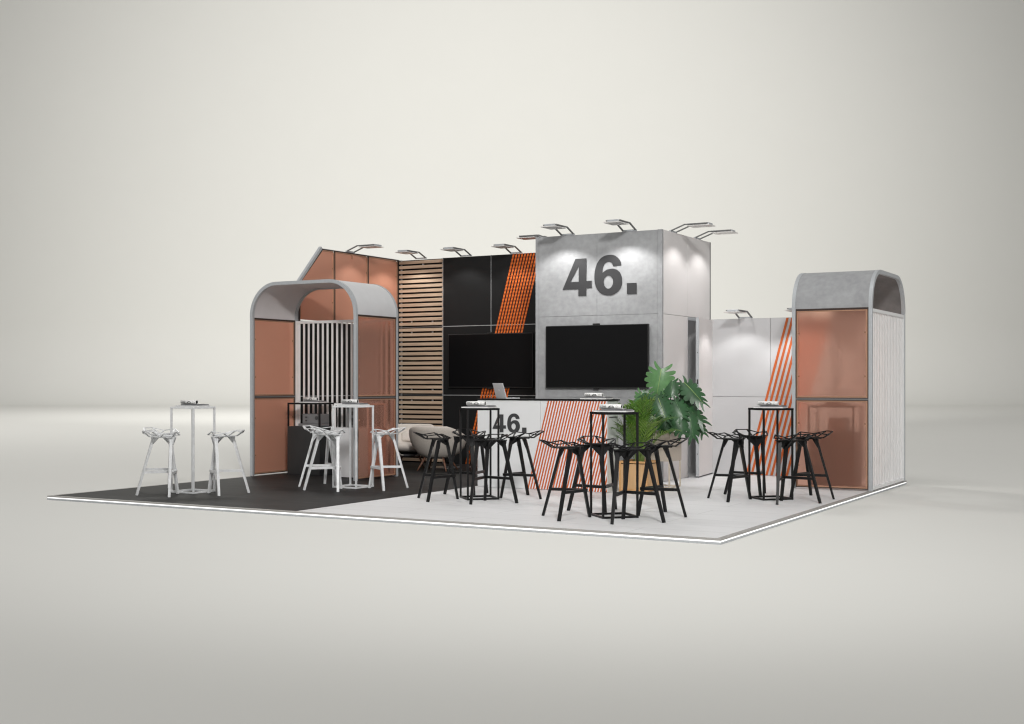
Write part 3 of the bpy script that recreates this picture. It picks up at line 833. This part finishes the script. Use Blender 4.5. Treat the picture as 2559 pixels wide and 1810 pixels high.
spots = [('the leftmost white bar table', TABLES['A'], 1.1005), ('the white bar table by the arched booth', TABLES['B'], 1.1005),
         ('the black bar table before the number 46', TABLES['C'], 1.1005), ('the black bar table nearest the front edge', TABLES['D'], 1.1005),
         ('the black bar table beside the copper booth', TABLES['E'], 1.1005), ('the black serving cabinet', (-8.13, 4.42), 1.1005),
         ('the right end of the reception counter', (-3.13, 3.96), 1.1925), ('the dark cabinet inside the copper booth', (-.62, 6.15), 1.1005)]
protos = None
for nm, (x, y), z in spots:
    labs = ('grey magazine under the pile on '+nm, 'black covered magazine under the rolled one on '+nm, 'rolled white magazine with dark title on '+nm)
    locs = ((x, y, z), (x+.035, y-.005, z+.0165), (x-.015, y-.03, z+.0305))
    if protos is None:
        protos = (flat_magazine('grey_magazine', M['paper_grey'], labs[0], locs[0], R(4), .36, .25, .016, 'grey magazines'),
                  flat_magazine('black_magazine', M['paper_black'], labs[1], locs[1], R(2), .27, .22, .0135, 'black magazines'),
                  rolled_magazine(labs[2], locs[2], R(4)))
    else:
        for p, l, lab, rz in zip(protos, locs, labs, (R(4), R(2), R(4))): copy_thing(p, l, rz, lab)

# ------------------------------------------------------------------ lounge chairs
def lounge_chair(label, loc, rz):
    t = thing('lounge_chair', label, 'armchair', loc, rz, 'oatmeal lounge chairs by the slat wall')
    # bowl shell: opens towards -y (front); high back at +y, arms at the sides
    def rim(a):     # a: -1..1, 0 = back
        k = abs(a); 
        zr = .70-.20*min(1, max(0, (k-.28)/.5))**1.1-.06*max(0, k-.75)
        return zr
    m = MB(); rows = []
    nA, nR = 36, 10
    for j in range(nR+1):
        v = j/nR; row = []
        for i in range(nA+1):
            a = -1+2*i/nA; th = math.pi/2+a*R(148)
            zr = rim(a); z = .19+(zr-.19)*v**1.15
            rx = .13+(.47-.13)*math.sin(v*math.pi/2)**.55; ry = .12+(.40-.12)*math.sin(v*math.pi/2)**.55
            row.append((rx*math.cos(th), ry*math.sin(th)*(1.0 if math.sin(th) > 0 else 1.05), z))
        rows.append(row)
    m.grid(rows)
    m.build('shell', M['fabric_dark'], t, smooth=True, solid=.02, solid_off=-1)
    # padded lining
    m = MB(); rows = []
    for j in range(nR+1):
        v = j/nR; row = []
        for i in range(nA+1):
            a = -1+2*i/nA; th = math.pi/2+a*R(146)
            zr = rim(a)+.012; z = .30+(zr-.30)*v
            rx = .22+(.452-.22)*math.sin(v*math.pi/2)**.8; ry = .20+(.382-.20)*math.sin(v*math.pi/2)**.8
            row.append((rx*math.cos(th)*.985, ry*math.sin(th)*.985, z))
        rows.append(row)
    m.grid(rows)
    m.build('padding', M['fabric'], t, smooth=True, solid=.045, solid_off=-1)
    m = MB().lathe([(.02, .27), (.24, .28), (.315, .32), (.335, .365), (.31, .395), (.02, .41)], (0, -.05, 0), 32, 1.0, .95)
    m.build('seat_cushion', M['fabric'], t, smooth=True)
    o = MB().box(-.2, .2, -.05, .05, -.09, .09).build('back_cushion', M['fabric'], t, bevel=.04); o.location = (0, .24, .5); o.rotation_euler = (R(-18), 0, 0)
    MB().box(-.17, .17, -.15, .15, .195, .228).build('under_frame', M['ink'], t)
    for sx in (-1, 1):
        for sy in (-1, 1):
            MB().tube([(sx*.15, sy*.13, .22), (sx*.25, sy*.24, 0)], .019, 10, .011).build('leg', M['leg_wood'], t, smooth=True)
    return t
lc = lounge_chair('oatmeal lounge chair facing out, closest to the oak slat wall', (-7.78, 6.55, 0), R(25))
copy_thing(lc, (-7.03, 6.2, 0), R(190), 'oatmeal lounge chair seen from behind, between the slat wall and the counter')
copy_thing(lc, (-6.38, 6.75, 0), R(-60), 'oatmeal lounge chair mostly hidden behind the reception counter')
def low_table(label, loc):
    t = thing('coffee_table', label, 'coffee table', loc, 0, 'low round coffee tables')
    MB().lathe([(.27, 0), (.27, .006), (.03, .012)], n=40).build('base_plate', M['chrome'], t)
    MB().lathe([(.018, .0125), (.018, .31)], n=16).build('column', M['black_metal'], t)
    MB().lathe([(.21, .3105), (.21, .325)], n=40).build('table_top', M['top_black'], t)
    return t
lt = low_table('low round table with steel base plate between the lounge chairs', (-7.30, 6.84, 0))
copy_thing(lt, (-6.75, 7.2, 0), 0, 'low round steel based table at the foot of the orange stripes')

# ------------------------------------------------------------------ planters and plants
t = thing('planter', 'low orange wooden planter box with the feathery palm', 'planter', (-2.645, 4.225, 0), 0, 'planters beside the counter')
a = .197
MB().box(-a, a, -a, a, .012, .36).build('planter_body', M['planter_orange'], t)
s = MB()
for sx in (-1, 1):
    for sy in (-1, 1): s.box(sx*(a-.012)-.014, sx*(a-.012)+.014, sy*(a-.012)-.014, sy*(a-.012)+.014, 0, .401)
for sy in (-1, 1):
    for z in (.013, .373): s.box(-a+.0165, a-.0165, sy*a-.008, sy*a+.001, z, z+.026); s.box(sy*a-.008, sy*a+.001, -a+.0165, a-.0165, z, z+.026)
s.build('planter_edging', M['planter_edge'], t)
MB().box(-a+.02, a-.02, -a+.02, a-.02, .3605, .38).build('soil', M['soil'], t)

t = thing('planter', 'tall beige canvas planter on a slim leg frame with the large leaved plant', 'planter', (-2.65, 4.98, 0), 0, 'planters beside the counter')
a = .2
s = MB()
for sx in (-1, 1):
    for sy in (-1, 1): s.box(sx*(a-.009)-.009, sx*(a-.009)+.009, sy*(a-.009)-.009, sy*(a-.009)+.009, 0, .745)
for sy in (-1, 1):
    s.box(-a+.0185, a-.0185, sy*(a-.009)-.008, sy*(a-.009)+.008, .001, .018); s.box(sy*(a-.009)-.008, sy*(a-.009)+.008, -a+.0185, a-.0185, .001, .018)
s.build('leg_frame', M['frame_beige'], t)
s = MB(); q = a+.002
n = 8
for sx in (-1, 1):
    rows = []
    for z in (.365, .45, .6, .745): rows.append([(sx*q, -q+2*q*i/n, z-(.012*math.sin(math.pi*i/n) if z > .7 else 0)) for i in range(n+1)])
    s.grid(rows)
    rows = []
    for z in (.365, .45, .6, .745): rows.append([(-q+2*q*i/n, sx*q, z-(.012*math.sin(math.pi*i/n) if z > .7 else 0)) for i in range(n+1)])
    s.grid(rows)
s.box(-q, q, -q, q, .360, .366)
s.build('canvas_bag', M['canvas'], t, solid=.004, solid_off=1)
MB().box(-a+.02, a-.02, -a+.02, a-.02, .60, .70).build('soil', M['soil'], t)

def V3(*a): return Vector(a)
def leaf_mesh(m, base, tip, nrm, width, fingers=6, droop=.25, seed=0):
    """split leaf: midrib from base to tip, finger lobes on both sides; nrm faces the viewer side"""
    r = random.Random(seed)
    base, tip = Vector(base), Vector(tip); ax = tip-base; L = ax.length; ax.normalize()
    nrm = (Vector(nrm)-ax*Vector(nrm).dot(ax)).normalized(); sd = ax.cross(nrm).normalized()
    def pt(u, v):       # u along midrib 0..1 (may be negative), v across -1..1
        bend = droop*L*(u*u)*-.35-abs(v)**1.6*width*.16
        return base+ax*(u*L)+sd*(v*width*.5)+nrm*bend
    for s in (-1, 1):
        for k in range(fingers):
            t0 = (k-.05)/fingers; t1 = (k+1.02)/fingers
            ma, mb = t0*.96, t1*.96                              # attachment on the midrib
            ang = 1.0-k/fingers                                   # fingers near the base point sideways/back, near the tip forward
            reach = (.62, .92, 1.0, .97, .84, .6, .4)[k] if fingers <= 7 else 1
            reach *= r.uniform(.9, 1.06)
            fwd = -.34+.62*(k/(fingers-1))**.9
            inner, outer = [], []
            n = 6
            for i in range(n+1):
                q = i/n
                v = s*reach*q
                c = (ma+mb)/2+fwd*q*(.5+.5*q)
                wd = (mb-ma)*.5*(1.06 if q < .25 else 1.06-.10*(q-.25))*(1 if q < .84 else (1-(q-.84)/.16*.5))*(1.0+.42*min(q, .8))
                inner.append(pt(c-wd, v)); outer.append(pt(c+wd, v))
            m.grid([inner, outer])
    # solid centre
    pts0, pts1, ptsm = [], [], []
    for i in range(9):
        u = i/8; w = (.46 if fingers > 6 else .38)*math.sin(math.pi*min(1, .12+.88*u))**.8+.02
        pts0.append(pt(u, -w)); ptsm.append(pt(u, 0)+nrm*.004); pts1.append(pt(u, w))
    m.grid([pts0, ptsm, pts1])
def rib_mesh(m, base, tip, nrm, droop=.25):
    base, tip = Vector(base), Vector(tip); ax = tip-base; L = ax.length; ax.normalize()
    nrm = (Vector(nrm)-ax*Vector(nrm).dot(ax)).normalized()
    m.tube([base+ax*(u*L)+nrm*(-droop*L*u*u*.35+.006) for u in [i/8 for i in range(9)]], .004, 5, .0015)
t = thing('split_leaf_plant', 'large plant with dark split leaves in the beige planter', 'plant', (-2.65, 4.98, .7))
def rp(p): return (p[0]+2.65, p[1]-4.98, p[2]-.7)
VN = Vector((.35, -.9, .35)).normalized()
LV = [  # base, tip, width, normal, light
    ((-2.55, 4.74, 1.585), (-2.585, 4.66, 1.262), .40, (.35, -.85, .45), True),
    ((-2.93, 4.95, 1.276), (-2.945, 4.9, 1.085), .20, (.3, -.9, .3), True),
    ((-2.42, 4.80, 1.425), (-2.40, 4.70, 1.235), .23, (.3, -.85, .5), False),
    ((-2.30, 4.92, 1.405), (-2.00, 4.86, 1.165), .30, (.25, -.7, .7), False),
    ((-2.56, 4.65, 1.20), (-2.41, 4.58, .915), .30, (.45, -.85, .35), False),
    ((-2.55, 4.72, 1.215), (-2.80, 4.70, 1.295), .24, (.2, -.75, .65), False),
    ((-2.33, 4.95, 1.125), (-2.02, 4.90, .905), .26, (.3, -.8, .6), False),
    ((-2.345, 4.72, .985), (-2.225, 4.68, .738), .27, (.4, -.9, .2), False),
    ((-2.21, 4.85, 1.02), (-2.105, 4.78, .69), .24, (.5, -.8, .3), False),
    ((-2.46, 5.02, 1.18), (-2.27, 4.98, 1.0), .28, (.3, -.8, .5), False),
    ((-2.20, 5.05, .95), (-2.055, 5.02, .735), .18, (.5, -.8, .4), False),
    ((-2.48, 4.93, 1.10), (-2.60, 4.88, .82), .26, (.1, -.95, .3), False),
    ((-2.60, 5.1, 1.25), (-2.85, 5.15, 1.10), .28, (-.2, -.8, .55), False),
    ((-2.45, 5.12, 1.30), (-2.30, 5.3, 1.2), .28, (.2, -.6, .7), False),
    ((-2.36, 4.76, 1.16), (-2.22, 4.70, .96), .26, (.45, -.8, .4), False),
    ((-2.38, 4.98, 1.36), (-2.18, 5.02, 1.18), .27, (.35, -.7, .6), False),
    ((-2.70, 4.86, 1.16), (-2.86, 4.80, .98), .24, (.0, -.85, .5), False),
    ((-2.50, 4.70, 1.02), (-2.46, 4.64, .79), .25, (.35, -.9, .25), False),
]
for i, (b, tp, wd, nr, lt_) in enumerate(LV):
    m = MB(); leaf_mesh(m, rp(b), rp(tp), nr, wd, 7 if i in (0, 3, 4) else 6, .5, i)
    lf = m.build('leaf', M['leaf_light'] if lt_ else M['leaf_dark'], t, smooth=True)
    m = MB(); rib_mesh(m, rp(b), rp(tp), nr, .5); m.build('leaf_rib', M['leaf_vein'] if lt_ or i in (4, 3) else M['leaf_light'], lf)
    bx, by = -2.60+rnd.uniform(-.07, .12), 4.97+rnd.uniform(-.08, .08)
    p0 = Vector((bx, by, .69)); p2 = Vector(b); p1 = (p0+p2)/2+Vector((rnd.uniform(-.03, .03), .03, .10))
    pts = [rp(p0*(1-q)**2+p1*2*q*(1-q)+p2*q*q) for q in [k/8 for k in range(9)]]
    MB().tube(pts, .010, 6, .005).build('stem', M['stem'], t, smooth=True)

t = thing('palm_plant', 'feathery bright green palm in the orange planter box', 'plant', (-2.645, 4.225, .375))
r = random.Random(11)
NF = 26
for k in range(NF):
    az = 2*math.pi*k*.382+r.uniform(-.25, .25)
    q0 = (k+.5)/NF                                   # inner fronds upright and long, outer ones arching
    ln = (1.02-.32*q0)*r.uniform(.88, 1.06)
    lean = .10+.72*q0*r.uniform(.8, 1.15)
    d = Vector((math.cos(az), math.sin(az), 0))
    b0 = Vector((d.x*.06*q0, d.y*.06*q0, 0))
    spine = []
    for i in range(15):
        q = i/14
        spine.append(b0+d*(lean*ln*.82*q**1.35)+Vector((0, 0, ln*(q-.40*lean*q**2.2-.12*q**3.5))))
    m = MB(); m.tube(spine, .0055, 5, .0015)
    fr = m.build('frond', M['palm_stem'], t)
    m = MB()
    for i in range(3, 15):
        for sub in (0,):
            q = min(1, (i+sub)/14); j = min(13, int(q*14)); f = q*14-j
            p = spine[j].lerp(spine[j+1], min(1, f)) if j < 14 else spine[14]
            tg = (spine[min(14, j+1)]-spine[max(0, j-1)]).normalized()
            sdv = tg.cross(Vector((0, 0, 1)))
            if sdv.length < .05: sdv = Vector((-d.y, d.x, 0))
            sdv.normalize(); upv = sdv.cross(tg).normalized()
            ll = (.12+.17*math.sin(math.pi*min(1, .18+.8*(q-.2)/.8)))*r.uniform(.85, 1.1)
            for s in (-1, 1):
                dr = (sdv*s*.74+tg*.95+upv*r.uniform(.0, .22)).normalized()
                w = .019
                e1 = p+dr*ll*.5+Vector((0, 0, -.004)); e2 = p+dr*ll+Vector((0, 0, -.035*r.uniform(.4, 1.4)))
                wv = dr.cross(upv).normalized()*w*.5
                a1, a2 = m.bm.verts.new(p-wv*.5), m.bm.verts.new(p+wv*.5)
                c1, c2 = m.bm.verts.new(e1-wv), m.bm.verts.new(e1+wv); g1 = m.bm.verts.new(e2)
                m.bm.faces.new((a1, a2, c2, c1)); m.bm.faces.new((c1, c2, g1))
    m.build('leaflets', M['palm_young'] if k % 3 == 0 else M['palm'], fr)

# ------------------------------------------------------------------ light
wd = bpy.data.worlds.new('World'); scene.world = wd; wd.use_nodes = True
bg = wd.node_tree.nodes['Background']; bg.inputs['Color'].default_value = (1, .989, .966, 1); bg.inputs['Strength'].default_value = .46
def area(name, loc, target, sx, sy, e, c=(1, .99, .97)):
    l = bpy.data.lights.new(name, 'AREA'); l.shape = 'RECTANGLE'; l.size = sx; l.size_y = sy; l.energy = e; l.color = c
    o = bpy.data.objects.new(name, l); col.objects.link(o); o.location = loc
    o.rotation_euler = (Vector(target)-Vector(loc)).to_track_quat('-Z', 'Y').to_euler(); return o
key = area('softbox_front', (6.0, -10.5, 8.5), (-4.6, 4.2, 1.2), 1.8, 1.6, 235); key.data.spread = R(60)
area('softbox_overhead', camp(-1, 9, 18), camp(-1, 9.5, 0), 9, 9, 480)
# wall wash: lights the backdrop in a wide round pool
def spot(name, loc, target, e, size, soft):
    l = bpy.data.lights.new(name, 'SPOT'); l.energy = e; l.spot_size = R(size); l.spot_blend = 1.0; l.shadow_soft_size = soft; l.color = (1, .984, .950)
    o = bpy.data.objects.new(name, l); col.objects.link(o); o.location = loc
    o.rotation_euler = (Vector(target)-Vector(loc)).to_track_quat('-Z', 'Y').to_euler()
spot('wall_wash', camp(0, 14, 27), camp(-2, WD, 10.5), 134000, 71, 2)
# floor wash far behind and over the stand
spot('floor_wash', camp(-11, 43, 30), camp(-12, 43.1, 0), 18500, 140, 2.5)

# ------------------------------------------------------------------ render settings
scene.render.engine = 'CYCLES'
cy = scene.cycles
cy.use_denoising = True
cy.max_bounces = 10; cy.diffuse_bounces = 4; cy.glossy_bounces = 4; cy.transmission_bounces = 8; cy.transparent_max_bounces = 8
cy.sample_clamp_indirect = 4
cy.pixel_filter_type = 'BLACKMAN_HARRIS'; cy.filter_width = 1.2
vs = scene.view_settings
scene.display_settings.display_device = 'sRGB'
vs.view_transform = 'Standard'; vs.look = 'None'; vs.exposure = 0; vs.gamma = 1; vs.use_curve_mapping = False
